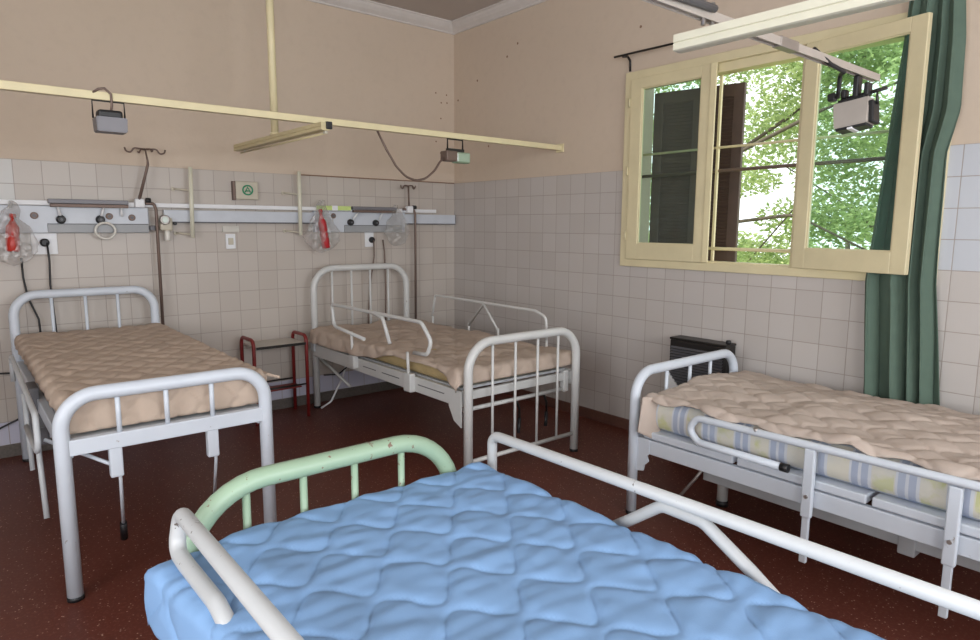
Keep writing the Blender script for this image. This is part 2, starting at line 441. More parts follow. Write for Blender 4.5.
# curtain rod and curtain
rod = thing('curtain_rod', 'thin black curtain rod on a bent bracket above the window', 'curtain rod', (-.08, -3.0, 2.64))
MB().cyl((-.08, -1.97, 2.645), (-.08, -4.25, 2.62), .007, None, 10).build('rod', M['black_metal'], rod)
for y in (-2.045, -4.2):
    MB().tube(fillet([(-.08, y, 2.636), (-.03, y, 2.645), (0.0, y, 2.62), (0.004, y, 2.55)], .015), .008, 8).build('bracket', M['black_metal'], rod)
cur = thing('curtain', 'long dark green curtain hanging bunched beside the open window sash', 'curtain', (-.07, -3.9, .56))
def cur_fn(u, v):
    z = 2.66 - v*2.12
    t = v
    def lerp(a, tab):
        for (a0, b0), (a1, b1) in zip(tab, tab[1:]):
            if a <= a1: return b0 + (b1-b0)*(a-a0)/(a1-a0)
        return tab[-1][1]
    zl = 2.66-z
    yl = lerp(zl, [(0, -3.79), (.3, -3.765), (1.45, -3.690), (2.2, -3.735)])
    yr = lerp(zl, [(0, -4.005), (.3, -4.035), (.62, -4.043), (.82, -4.005), (1.45, -4.02), (2.2, -4.09)])
    ph = (u + .05*math.sin(u*9) + .03*math.sin(zl*1.1+u*4))*4.3*2*PI
    amp = .018 + .020*min(1, zl/1.2)
    x = -.060 + amp*math.sin(ph + .9*math.sin(zl*1.3)) + .010*noise.noise(Vector((u*4, zl*2, 3)))
    y = yl + (yr-yl)*(u + .028*math.sin(ph*2+zl) + .02*noise.noise(Vector((u*3, zl*1.5, 0)))) 
    if z > 2.52: x += .012*math.sin(u*60)*(z-2.52)/.14
    return (min(x, -.022), y, z)
solid(MB().grid(cur_fn, 110, 60).build('cloth', M['curtain'], cur), .003, 0)
for k in range(9):
    m = MB(); y = -3.80 - k*.027
    m.tube([(-.08+.013*math.cos(a), y, 2.635+.017*math.sin(a)) for a in [2*PI*i/12 for i in range(12)]], .0025, 6, True)
    m.build('curtain_ring', M['black_metal'], cur)

# ------------------------------------------------------------------ quilted covers
def quilt(u, v, a, b, amp):
    """ogee quilting: wavy seams v = k*b +- amp*b*cos; returns 0 on a seam .. 1 on a puff"""
    w = math.cos(2*PI*u/a)*amp
    q = v/b; k0 = math.floor(q) - 1
    cs = []
    for k in range(k0, k0+4):
        cs.append(k + (w if k % 2 == 0 else -w))
    for c0, c1 in zip(cs, cs[1:]):
        if c0 <= q <= c1:
            g = c1-c0; t = (q-c0)/max(g, 1e-6)
            return (max(0, 1-abs(2*t-1)**3.6))**.8 * min(1, g)**.6
    return 0
def edge_fold(s, a, b, R, flare):
    """s along the cloth; returns (position, drop, normal share)"""
    for sgn, e in ((-1, a), (1, b)):
        d = (s-e)*sgn
        if d > 0:
            q = R*PI/2
            if d < q: an = d/R; return e+sgn*R*math.sin(an), R*(1-math.cos(an)), sgn*math.sin(an)
            return e+sgn*(R+(d-q)*flare), R+(d-q)*math.sqrt(1-flare*flare), sgn
    return s, 0, 0
def cover(name, mat, x0, x1, y0, y1, z, dl, dr, df, db, a=.17, b=.12, wave=.36, amp=.010, wr=.006, R=.03, flare=.12, res=.013, parent=None, extra=None, rot=False, thick=.006):
    """cloth laid over the box x0..x1, y0..y1 with top z; dl/dr/df/db: overhang (number or function of position)"""
    fl = lambda q, t: q(t) if callable(q) else q
    nu = int((x1-x0+.2)/res); nv = int((y1-y0+.2)/res)
    def fn(u, v):
        t = (y0-fl(df, 0)) + v*((y1+fl(db, 0))-(y0-fl(df, 0)))
        sl = x0-fl(dl, t); sr = x1+fl(dr, t); s = sl + u*(sr-sl)
        X, dx, nx = edge_fold(s, x0, x1, R, flare); Y, dy, ny = edge_fold(t, y0, y1, R, flare)
        drop = max(dx, dy) + .25*min(dx, dy)
        hq = quilt(t, s, a, b, wave) if rot else quilt(s, t, a, b, wave)
        h = amp*hq + wr*noise.noise(Vector((s*6, t*6, z*7))) + wr*.8*noise.noise(Vector((s*15, t*11, z)))
        n = Vector((nx, ny, max(0, 1-abs(nx)*.95)*max(0, 1-abs(ny)*.95)+.05)).normalized()
        p = Vector((X, Y, z-drop)) + n*h
        if extra: p = extra(p, s, t)
        return p
    o = MB().grid(fn, nu, nv).build(name, mat, parent)
    if o.data.polygons[len(o.data.polygons)//2].normal.z < 0: o.data.flip_normals()
    return solid(o, thick, -1)
def mattress(name, mat, x0, x1, y0, y1, z0, z1, parent=None, r=.045):
    o = MB().box(x0, x1, y0, y1, z0, z1, r, None, 4).build(name, mat, parent)
    for p in o.data.polygons: p.use_smooth = True
    return o

# ------------------------------------------------------------------ beds
def hoop(x0, x1, y, h, r, R): return fillet([(x0, y, .012), (x0, y, h), (x1, y, h), (x1, y, .012)], [0, R, R, 0], 10)
def end_frame(bed, name, mat, x0, x1, y, h, r, R, rods, zlow, rr=.009, beams=()):
    """hoop with legs (x0, x1 tube centres, h tube centre) and vertical rods as children"""
    e = MB().tube(hoop(x0, x1, y, h, r, R), r, 16).build(name, mat, bed)
    for x in rods:
        d = min(x-x0, x1-x); zt = h - (R-math.sqrt(max(0, R*R-(R-d)**2)) if d < R else 0)
        MB().cyl((x, y, zlow), (x, y, zt-r*.4), rr, None, 10).build('rod', mat, e)
    for z0, z1, dy in beams:
        if z1 - z0 < .03: MB().cyl((x0, y, (z0+z1)/2), (x1, y, (z0+z1)/2), (z1-z0)/2, None, 10).build('crossbar', mat, e)
        else: MB().box(x0, x1, y-dy/2, y+dy/2, z0, z1, .004).build('crossbar', mat, e)
    for x in (x0, x1): MB().cyl((x, y, 0), (x, y, .018), r*1.06, None, 16).build('foot_cap', M['black_plastic'], e)
    return e

# ---- bed A, by the left part of the back wall
bA = thing('hospital_bed', 'white tubular hospital bed with curved ends against back wall at left', 'bed', (-3.08, -1.15, 0), 'hospital beds of the ward')
mt = M['white_tube']
end_frame(bA, 'headboard', mt, -3.458, -2.668, -.14, 1.048, .027, .13, (-3.258, -3.074, -2.889), .62, .010, ((.58, .65, .035),))
end_frame(bA, 'footboard', mt, -3.468, -2.672, -2.14, .826, .029, .13, (-3.269, -3.089, -2.906), .64, .010, ((.592, .655, .04),))
for x in (-3.45, -2.69):
    MB().box(x-.018, x+.018, -2.13, -.15, .575, .645, .004).build('side_beam', mt, bA)
MB().box(-3.43, -2.71, -2.11, -.16, .635, .650).build('platform', M['grey_tube'], bA)
for x, yy, tip in ((-3.29, -2.135, (-3.262, -2.02, .21)), (-2.913, -2.135, (-2.872, -1.98, .22))):
    c = MB().box(x-.024, x+.024, yy-.02, yy+.015, .47, .60, .006).build('crank_bracket', mt, bA)
    MB().tube([(x+.01, yy, .50), (x+.012, yy, .455), tip], .007, 10).build('crank_rod', mt, c)
    v = Vector(tip)-Vector((x+.012, yy, .455)); v.normalize()
    MB().cyl(Vector(tip)-v*.012, Vector(tip)+v*.085, .014, .015, 12).build('crank_grip', M['black_plastic'], c)
    MB().cyl((x-.012, yy, .52), (x-.21 if x < -3.1 else x+.10, yy+.25, .60), .008, None, 8).build('brace', mt, c)
gr_ = MB().tube(fillet([(-3.53, -.86, .66), (-3.53, -.86, .80), (-3.535, -2.03, .745), (-3.54, -2.10, .60), (-3.54, -1.62, .60)], [0, .05, .06, .05, 0]), .0115, 12).build('guard_rail', M['grey_tube'], bA)
for y0, z0, y1, z1 in ((-1.40, .70, -1.50, .36), (-1.86, .66, -1.98, .30)):
    MB().tube([(-3.525, y0, z0), (-3.525, y1, z1)], .011, 10).build('post', M['grey_tube'], gr_)
MB().box(-3.51, -3.455, -1.58, -1.38, .49, .58, .008).build('rail_clamp', M['dark_grey'], gr_)
MB().box(-3.50, -3.455, -1.30, -1.12, .54, .70, .008).build('rail_clamp', M['dark_grey'], gr_)
par = thing('covered_mattress', 'mattress in tan quilted cover on the bed at left', 'mattress', (-3.07, -1.14, .652))
mattress('mattress_core', M['tan'], -3.43, -2.658, -2.05, -.19, .652, .775, par)
def exA(p, s, t):
    # right front corner stands off as a flap
    d = s+2.655
    if d > 0:
        k = max(0, min(1, 1-(t+2.05)/2.1))
        p = p.lerp(Vector((-2.655+d*.95, p.y, p.z*.0 + .790 - d*.36)), k)
    p.y = max(p.y, -2.113)
    return p
cover('quilted_cover', M['tan'], -3.432, -2.655, -2.055, -.19, .790, .07, .08, .15, .03, .15, .088, .36, .016, .006, .024, .05, .012, par, exA)

bA.location += Vector((-.018, -.018, 0)); par.location += Vector((-.018, -.018, .008))
# ---- bed B, near the corner
bB = thing('hospital_bed', 'ivory hospital bed with rods and small guard rails in the room corner', 'bed', (-1.09, -1.2, 0), 'hospital beds of the ward')
mt = M['cream_tube']
end_frame(bB, 'headboard', mt, -1.517, -.645, -.155, 1.138, .026, .17, (-1.355, -1.18, -1.005, -.829), .56, .009, ((.50, .57, .03),))
end_frame(bB, 'footboard', mt, -1.537, -.645, -2.2, .824, .027, .17, (-1.356, -1.177, -.992, -.814), .125, .0085, ((.112, .138, 0),))
for x in (-1.55, -.63):
    MB().box(x-.012, x+.02, -2.16, -.19, .448, .545, .005).build('side_beam', mt, bB)
MB().box(-1.545, -.64, -2.145, -2.12, .478, .53, .004).build('end_beam', mt, bB)
MB().cyl((-1.52, -2.13, .418), (-.68, -2.13, .418), .013, None, 10).build('end_bar', mt, bB)
MB().box(-.70, -.655, -2.15, -2.11, .40, .545, .008).build('end_bracket', mt, bB)
MB().prism([(-2.17, .545), (-2.05, .545), (-2.05, .44), (-2.10, .36), (-2.17, .33)], .008, 'x', -1.566).build('corner_plate', mt, bB)
for y0, y1 in ((-1.02, -1.20), (-1.28, -1.50), (-1.72, -2.0)): MB().box(-1.5635, -1.561, y1, y0, .497, .503).build('slot_line', M['dark_grey'], bB)
MB().box(-1.52, -.65, -2.11, -.2, .535, .550).build('platform', M['grey_tube'], bB)
MB().box(-1.575, -1.545, -.25, -.185, .49, .61, .006).build('head_bracket', M['grey_tube'], bB)
MB().tube([(-1.50, -.2, .42), (-1.42, -.55, .24)], .012, 8).build('brace', mt, bB)
for x, dx in ((-1.10, .02), (-.86, .02)):
    c = MB().tube([(x, -2.12, .42), (x+.05, -2.10, .34), (x+.07, -2.08, .27)], .008, 8).build('crank_rod', M['black_metal'], bB)
    MB().cyl((x+.07, -2.08, .27), (x+.045, -2.10, .18), .011, None, 8).build('crank_grip', M['black_plastic'], c)
# near guard rail
r = .0125; X = -1.585
g = MB()
g.tube(fillet([(X, -1.087, .705), (X, -.635, .742), (X, -.61, .903), (X, -1.80, .905), (X, -1.905, .80), (X, -1.86, .715), (X, -1.715, .705)], [0, .05, .025, .07, .05, .04, 0]), r, 12)
g.tube(fillet([(X, -1.20, .905), (X, -1.34, .885), (X, -1.43, .72)], .05), r, 12)
g = g.build('guard_rail', mt, bB)
for y, z in ((-.905, .735), (-1.64, .70)):
    MB().cyl((X, y, z), (X, y-.01, .53), .010, None, 10).build('post', mt, g)
    MB().box(X-.014, X+.03, y-.045, y+.035, .47 if y > -1.5 else .445, .565, .008).build('rail_clamp', mt, g)
X = -.60
g = MB()
g.tube(fillet([(X, -.49, .72), (X, -.535, .902), (X, -1.76, .895), (X, -1.87, .86), (X, -1.88, .70)], [0, .03, .05, .05, 0]), .010, 12)
g.tube([(X, -1.0, .70), (X, -1.185, .89), (X, -1.36, .70)], .009, 10)
g = g.build('guard_rail', mt, bB)
for y in (-.50, -1.00, -1.36, -1.88): MB().cyl((X, y, .50), (X, y, .72), .009, None, 8).build('post', mt, g)
tag(mattress('mattress', M['foam'], -1.535, -.66, -2.12, -.19, .552, .655), 'yellow foam mattress showing under the rumpled cover of the corner bed', 'mattress')
def hemB(t):
    y = t
    tab = [(-2.2, .13), (-2.14, .12), (-2.06, .07), (-1.96, .045), (-1.75, .035), (-1.45, .035), (-1.3, .07), (-1.2, .10), (-.9, .115), (-.36, .12), (0, .12)]
    for (a, p), (b, q) in zip(tab, tab[1:]):
        if a <= y <= b: return p+(q-p)*(y-a)/(b-a)
    return .1
def exB(p, s, t):
    p.z += .012*noise.noise(Vector((s*3, t*4, 5))) + .02*max(0, 1-abs(t+1.15)/.15)*max(0, -(s+1.4))*2
    p.y = max(p.y, -2.168); return p
tag(cover('bed_cover', M['beige'], -1.545, -.645, -2.118, -.2, .664, hemB, .09, .10, .02, .17, .12, .36, .009, .014, .03, .2, .013, None, exB), 'rumpled beige quilted cover on the bed in the corner, between small rails', 'bed cover')

# ---- bed C, along the right wall
bC = thing('hospital_bed', 'white hospital bed with long side rail beneath the window at right', 'bed', (-.65, -4.05, 0), 'hospital beds of the ward')
mt = M['white_tube']
end_frame(bC, 'headboard', mt, -1.117, -.178, -3.05, .750, .026, .13, (-.854, -.639, -.437), .44, .010, ((.40, .45, .03),))
end_frame(bC, 'footboard', mt, -1.117, -.178, -5.12, .740, .026, .13, (-.854, -.639, -.437), .44, .010, ((.40, .45, .03),))
for x in (-1.10, -.20):
    MB().box(x-.016, x+.016, -5.09, -3.08, .345, .418, .004).build('side_beam', mt, bC)
for y0, y1 in ((-3.60, -3.11), (-4.16, -3.62), (-4.62, -4.18), (-5.08, -4.64)):
    MB().box(-1.115, -.19, y0, y1, .425, .462, .006).build('platform', mt, bC)
MB().prism([(-3.07, .42), (-3.15, .42), (-3.15, .35), (-3.135, .33), (-3.145, .305), (-3.12, .28), (-3.115, .25), (-3.07, .24)], .01, 'x', -1.118).build('corner_plate', mt, bC)
MB().box(-.86, -.80, -4.75, -3.3, .195, .24, .004).build('under_beam', M['grey_tube'], bC)
MB().cyl((-.66, -3.30, .0), (-.66, -3.30, .33), .028, None, 14).build('under_leg', M['cream_tube'], bC)
MB().cyl((-.66, -3.30, .0), (-.66, -3.30, .03), .032, None, 14).build('foot_cap', M['black_plastic'], bC)
MB().box(-.87, -.79, -4.27, -4.205, .165, .245, .006).build('under_bracket', M['grey_tube'], bC)
MB().tube([(-.90, -3.34, .30), (-.92, -3.30, .22), (-1.0, -3.24, .10)], .008, 8).build('crank_rod', M['steel'], bC)
X = -1.145
g = MB().tube(fillet([(X, -3.863, .490), (X, -3.44, .492), (X, -3.385, .545), (X, -3.43, .606), (X, -5.0, .625), (X, -5.03, .50)], [0, .045, .05, .05, .04, 0], 8), .0165, 14).build('guard_rail', mt, bC)
MB().cyl((X, -3.835, .490), (X, -3.868, .490), .0185, None, 12).build('end_cap', M['black_plastic'], g)
for y in (-3.953, -4.452, -4.95):
    p = MB().box(X-.013, X+.013, y-.021, y+.021, .31, .60, .005).build('post', mt, g)
    MB().box(X-.008, X+.010, y-.014, y+.014, .113, .33, .003).build('lower_post', mt, p)
    MB().cyl((X-.013, y, .40), (X-.019, y, .40), .008, None, 10).build('bolt', M['steel'], p)
MB().cyl((X-.004, -3.72, .612), (X-.012, -3.72, .63), .009, None, 8).build('bolt', M['steel'], g)
tag(mattress('mattress', M['checked'], -1.095, -.19, -5.07, -3.12, .464, .625, None, .06), 'blue and yellow checked mattress on the bed below the window', 'mattress')
def dlC(t): return .035 + .028*noise.noise(Vector((t*3.1, 2, 0))) + .012*math.sin(t*21)
def exC(p, s, t):
    k = max(0, 1-abs(t+4.09)/.09)*max(0, -(s+.98))
    p.z += .012*noise.noise(Vector((s*2.5, t*3, 1))) + .035*math.exp(-((s+.62)/.32)**2) + .25*k
    if s < -1.07: p.z += .012
    return p
cc = cover('bed_cover', M['beige_light'], -1.085, -.20, -5.06, -3.13, .632, dlC, .02, .02, .02, .135, .095, .36, .011, .012, .02, .8, .010, None, exC)
tag(cc, 'pale beige quilted cover lying loose on the checked mattress at right', 'bed cover')
# hanging tail of that cover at its near corner
def tail(u, v):
    y = -3.125 + .012*math.sin(u*5) - .03*v*u; x0, x1 = -1.155-.03*v, -1.04
    return (x0+(x1-x0)*u, y - .035*math.sin(u*PI)*(1-v*.3), .645 - v*(.175+.07*u) - .01*u)
solid(MB().grid(tail, 12, 14).build('hanging_corner', M['beige_light'], cc), .006, 0)

# ---- bed D, in the foreground
bD = thing('hospital_bed', 'hospital bed with chipped mint green headboard in the foreground', 'bed', (-2.9, -4.35, 0), 'hospital beds of the ward')
mt = M['green_tube']
end_frame(bD, 'headboard', mt, -3.348, -2.492, -3.36, .798, .028, .22, (-3.185, -3.021, -2.858, -2.693), .40, .011, ((.38, .45, .035),))
end_frame(bD, 'footboard', mt, -3.345, -2.475, -5.42, .74, .029, .2, (-3.185, -3.021, -2.858, -2.693), .40, .011, ((.38, .45, .035),))
for x in (-3.33, -2.49): MB().box(x-.02, x+.02, -5.4, -3.38, .36, .44, .004).build('side_beam', mt, bD)
MB().box(-3.32, -2.5, -5.38, -3.39, .43, .445).build('platform', M['grey_tube'], bD)
mr = M['rail_tube']
X = -3.374
g = MB().tube(fillet([(X+.010, -3.89, .61), (X+.002, -3.70, .678), (X-.006, -3.50, .685), (X-.008, -3.425, .692), (X+.008, -3.425, .783), (X+.01, -5.1, .783)], [0, .1, .03, .04, .028, 0], 8), .0195, 16).build('guard_rail', mr, bD)
for y in (-4.1, -4.9): MB().cyl((X-.03, y, .38), (X-.005, y, .773), .014, None, 10).build('post', mr, g)
X = -2.335
g = MB()
g.tube(fillet([(X, -3.385, .50), (X, -3.385, .760), (X, -5.15, .786)], [0, .035, 0], 8), .0175, 16)
g.tube(fillet([(X, -3.90, .60), (X, -3.99, .665), (X, -4.095, .744), (X, -4.22, .744), (X, -4.35, .67), (X, -4.46, .60)], [0, .05, .05, .06, .05, 0], 6), .0165, 14)
g = g.build('guard_rail', mr, bD)
for y in (-3.90, -4.46): MB().cyl((X, y, .36), (X, y, .61), .015, None, 12).build('post', mr, g)
for y in (-5.08,): MB().cyl((X, y, .36), (X, y, .773), .014, None, 10).build('post', mr, g)
par = thing('covered_mattress', 'mattress in light blue puffy quilted cover on the green ended bed', 'mattress', (-2.9, -4.37, .447))
mattress('mattress_core', M['foam'], -3.33, -2.46, -5.35, -3.40, .447, .648, par)
def exD(p, s, t):
    # left head corner flares outwards
    e = max(0, min(1, (t+3.90)/.16))
    k = max(0, min(1, (-3.34-s)/.03))*max(0, min(1, 1-(-3.38-t)/.5))
    p.x -= .060*k; p.z -= .030*max(0, min(1, (-3.24-s)/.16))*e
    p.z += .006*noise.noise(Vector((s*11, t*23, 4)))*(1+2*k)
    return p
def drD(t): return .10 + .012*math.sin(t*9) + .02*noise.noise(Vector((t*2.4, 9, 0)))
cover('quilted_cover', M['blue'], -3.37, -2.415, -5.36, -3.415, .672, .13, drD, .1, .03, .20, .128, .38, .0105, .004, .010, .06, .0075, par, exD)
bD.location.x -= .014; par.location.x -= .014

# ------------------------------------------------------------------ bedside stand
st = thing('bedside_stand', 'small red tubular bedside stand with pale top between the two back beds', 'stand', (-1.88, -.2, 0))
for x in (-2.08, -1.672):
    MB().tube(fillet([(x, -.075, 0), (x, -.075, .64), (x, -.33, .64), (x, -.33, 0)], [0, .05, .05, 0], 6), .0135, 12).build('side_frame', M['red_tube'], st)
tt = MB().box(-2.065, -1.687, -.35, -.06, .575, .590, .003).build('top', M['stand_top'], st)
MB().box(-2.068, -1.684, -.353, -.347, .572, .592, .002).build('edge_strip', M['black_metal'], tt)
for y in (-.33, -.075):
    MB().cyl((-2.08, y, .26), (-1.672, y, .26), .007, None, 8).build('cross_rod', M['black_metal'], st)
MB().box(-2.07, -1.68, -.24, -.10, .215, .225, .002).build('shelf', M['red_tube'], st)

# ------------------------------------------------------------------ heater
ht = thing('wall_heater', 'dark louvred heater on the tiled wall behind the right bed end', 'heater', (-.09, -2.74, .36))
MB().box(-.135, -.012, -2.965, -2.56, .40, .755, .012).build('body', M['black_metal'], ht)
m = MB()
for k in range(16):
    z = .43 + k*.0185
    T = Matrix.Translation((-.138, 0, z)) @ Matrix.Rotation(math.radians(-35), 4, 'Y')
    m.box(-.012, .012, -2.95, -2.575, -.002, .002, 0, T)
m.build('louvre', M['dark_grey'], ht)
MB().box(-.137, -.014, -2.967, -2.558, .752, .768, .006).build('top_panel', M['black_metal'], ht)
MB().lathe((-.09, -2.955, .772), [(.016, 0), (.016, .016), (.012, .02)]).build('knob', M['black_plastic'], ht)
MB().prism([(-2.55, .36), (-2.55, .56), (-2.60, .50), (-2.66, .44), (-2.76, .41), (-2.9, .40), (-2.9, .36)], .012, 'x', -.152).build('lower_panel', M['white_plastic'], ht)
MB().box(-.13, -.008, -2.93, -2.59, .10, .41, .006).build('lower_body', M['dark_grey'], ht)
for y in (-2.9, -2.62): MB().box(-.12, -.02, y-.02, y+.02, 0, .11, .004).build('leg', M['black_metal'], ht)

# ------------------------------------------------------------------ suspended channel, pipe, lights
ch = thing('suspended_channel', 'cream cable channel hung across the room near the back wall', 'channel', (-1.9, -1.385, 2.09))
MB().box(-5.88, .006, -1.405, -1.365, 2.070, 2.108, .003).build('channel', M['cream_paint'], ch)
MB().box(-.004, .006, -1.425, -1.345, 2.055, 2.12, .003).build('wall_flange', M['cream_paint'], ch)
pp = tag(MB().cyl((-2.125, -1.0, 2.05), (-2.125, -1.0, H), .023, None, 14).build('ceiling_pipe', M['cream_paint']), 'cream pipe dropping from ceiling to the back light fitting', 'pipe')
def batten(label, x, y0, y1, z, mat, shade, cap, h=.058, w=.030):
    t = thing('fluorescent_batten', label, 'light fitting', (x, (y0+y1)/2, z), 'fluorescent light fittings')
    b = MB().prism([(x-w, z+h), (x+w, z+h), (x+w, z+h*.52), (x+w-.004, z+h*.47), (x+w, z+h*.42), (x+w, z), (x+w-.008, z-.003), (x-w+.008, z-.003), (x-w, z), (x-w, z+h*.42), (x-w+.004, z+h*.47), (x-w, z+h*.52)], y1-y0, 'y', y0).build('housing', mat, t)
    if cap:
        MB().cyl((x+w-.012, y0+.02, z-.014), (x+w-.012, y1-.03, z-.014), .006, None, 12).build('tube_lamp', shade, t)
        for y in (y0+.03, y1-.12):
            MB().box(x+w-.022, x+w-.004, y-.012, y+.012, z-.018, z+.002, .003).build('lamp_holder', M['ivory_plastic'], t)
    if cap: MB().box(x+.002, x+.036, y0-.012, y0+.018, z+.004, z+.044, .004).build('end_cap', M['black_plastic'], t)
    return t
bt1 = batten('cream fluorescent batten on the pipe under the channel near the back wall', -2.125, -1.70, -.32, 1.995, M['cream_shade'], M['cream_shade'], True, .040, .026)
bt2 = batten('pale cream fluorescent batten close overhead in front of the window', -2.014, -5.06, -3.846, 2.008, M['pale_cream_paint'], M['pale_cream_paint'], False, .044, .024)
MB().cyl((-2.125, -1.0, 2.034), (-2.125, -1.0, 2.05), .028, None, 14).build('mount', M['cream_paint'], bt1)
s2_ = thing('lamp_strut', 'grey metal strut reaching toward the window with an exam lamp at its tip', 'strut', (-1.6, -3.97, 2.07))
YS = -3.95
m = MB().box(-5.88, -.80, YS-.013, YS+.013, 2.076, 2.098, .002); m.box(-5.88, -.80, YS-.014, YS-.010, 2.070, 2.078, .001); m.box(-5.88, -.80, YS+.010, YS+.014, 2.070, 2.078, .001)
m.build('channel', M['strut_metal'], s2_)
MB().box(-1.62, -1.50, YS-.016, YS+.016, 2.068, 2.101, .002).build('splice', M['steel'], s2_)
MB().tube([(-2.75, YS-.03, 2.085), (-2.3, YS-.03, 2.09), (-2.02, YS-.02, 2.10)], .011, 8).build('cable', M['dark_grey'], s2_)
for x in (-2.00, -2.045): MB().cyl((x, YS, 2.056), (x, YS, 2.125), .007, None, 8).build('bolt', M['steel'], s2_)
MB().cyl((-2.012, -4.5, 2.056), (-2.012, -4.5, H), .012, None, 10).build('hanger', M['strut_metal'], bt2)
MB().cyl((-4.8, YS, 2.10), (-4.8, YS, H), .015, None, 10).build('hanger', M['strut_metal'], s2_)

# exam lamps
lA = thing('exam_lamp', 'grey hooded lamp in a thin bracket under channel above the left bed', 'lamp', (-3.10, -1.40, 1.93), 'exam lamps on the channels')
MB().tube([(-3.168, -1.385, 1.985), (-3.168, -1.385, 2.068), (-3.032, -1.385, 2.068), (-3.032, -1.385, 1.985)], .0045, 8).build('bracket', M['black_metal'], lA)
def hood(m, cx, cy, zt, zb, wt, wb, dt, db):
    A = [(cx-wt/2, cy-dt/2, zt), (cx+wt/2, cy-dt/2, zt), (cx+wt/2, cy+dt/2, zt), (cx-wt/2, cy+dt/2, zt)]
    B = [(cx-wb/2, cy-db/2, zb), (cx+wb/2, cy-db/2, zb), (cx+wb/2, cy+db/2, zb), (cx-wb/2, cy+db/2, zb)]
    V = [m.bm.verts.new(p) for p in A+B]
    for q in ((0, 1, 2, 3), (7, 6, 5, 4), (0, 4, 5, 1), (1, 5, 6, 2), (2, 6, 7, 3), (3, 7, 4, 0)): m.bm.faces.new([V[i] for i in q])
    bmesh.ops.bevel(m.bm, geom=m.bm.edges[:], offset=.004, segments=2, affect='EDGES'); return m
h_ = hood(MB(), -3.10, -1.40, 1.988, 1.920, .132, .128, .11, .10).build('hood', M['grey_metal'], lA)
MB().box(-3.155, -3.050, -1.445, -1.365, 1.980, 2.022, .012).build('heat_sink', M['black_plastic'], lA)
MB().tube([Vector(p) for p in ((-3.165, -1.40, 2.10), (-3.14, -1.41, 2.118), (-3.115, -1.41, 2.124), (-3.09, -1.41, 2.10), (-3.088, -1.405, 2.05), (-3.095, -1.40, 2.01))], .006, 8).build('cable', M['rust_metal'], lA)
lB = thing('exam_lamp', 'small lamp with green glass in a black bracket under channel by the corner', 'lamp', (-1.02, -1.385, 1.96), 'exam lamps on the channels')
MB().tube([(-1.083, -1.385, 2.0), (-1.083, -1.385, 2.067), (-.955, -1.385, 2.067), (-.955, -1.385, 2.0)], .006, 8).build('bracket', M['black_metal'], lB)
MB().box(-1.088, -.950, -1.40, -1.37, 1.982, 2.004, .003).build('cross_plate', M['black_metal'], lB)
MB().box(-1.12, -1.03, -1.43, -1.35, 1.918, 1.985, .006).build('housing', M['rust_metal'], lB)
MB().box(-1.03, -.915, -1.425, -1.355, 1.91, 1.982, .010).build('glass_front', M['lamp_glass'], lB)
MB().box(-1.0, -.945, -1.41, -1.37, 1.92, 1.972, .010).build('bulb', M['ivory_plastic'], lB)
cb = [Vector(p) for p in ((-1.62, -1.38, 2.068), (-1.56, -1.385, 1.96), (-1.49, -1.385, 1.86), (-1.42, -1.385, 1.80), (-1.34, -1.385, 1.775), (-1.26, -1.385, 1.795), (-1.19, -1.385, 1.85), (-1.15, -1.385, 1.905), (-1.11, -1.385, 1.945))]
MB().tube(fillet(cb, .12, 3), .0075, 8).build('cable', M['rust_metal'], lB)
lC = thing('exam_lamp', 'silver box lamp on black clamps hanging before the open window', 'lamp', (-1.02, -3.97, 1.9), 'exam lamps on the channels')
T = Matrix.Translation((-.965, -3.94, 1.925)) @ Matrix.Rotation(math.radians(-7), 4, 'X') @ Matrix.Rotation(math.radians(6), 4, 'Y')
def tb(m): bmesh.ops.transform(m.bm, matrix=T, verts=m.bm.verts[:]); return m
tb(hood(MB(), 0, 0, .052, -.050, .060, .075, .135, .125)).build('housing', M['strut_metal'], lC)
fr = tb(MB().box(-.034, .034, -.058, .058, -.060, -.048, .004)).build('front', M['black_plastic'], lC)
tb(MB().box(-.040, .030, -.008, .012, -.064, -.055, .003)).build('bulb', M['white_plastic'], fr)
tb(MB().box(-.03, .035, -.082, -.062, -.050, .035, .006)).build('end_fins', M['black_plastic'], lC)
tb(MB().tube([(0, .045, .045), (0, .045, .072), (0, -.085, .072), (0, -.085, .02)], .007, 8)).build('bracket', M['black_metal'], lC)
tb(MB().cyl((0, -.02, .07), (0, -.12, .072), .006, None, 8)).build('wing_bolt', M['black_metal'], lC)
tb(MB().box(-.028, .028, -.05, .05, .05, .064, .005)).build('heat_sink', M['black_plastic'], lC)
for y, z0, z1, r in ((-3.90, 1.99, 2.025, .010), (-3.945, 1.98, 2.072, .011), (-3.985, 1.99, 2.04, .010)):
    MB().box(-.985, -.945, y-r, y+r, z0, z1, .006).build('clamp', M['black_plastic'], lC)
MB().tube(fillet([(-1.36, YS, 2.105), (-1.25, YS-.01, 2.07), (-1.15, YS-.02, 2.055), (-1.09, YS+.02, 2.06), (-1.07, YS+.03, 2.0), (-1.05, YS+.04, 1.985)], .02, 4), .008, 8).build('cable', M['black_plastic'], lC)
tb(MB().box(-.10, -.07, .03, .06, .045, .075, .006)).build('junction_block', M['black_plastic'], lC)

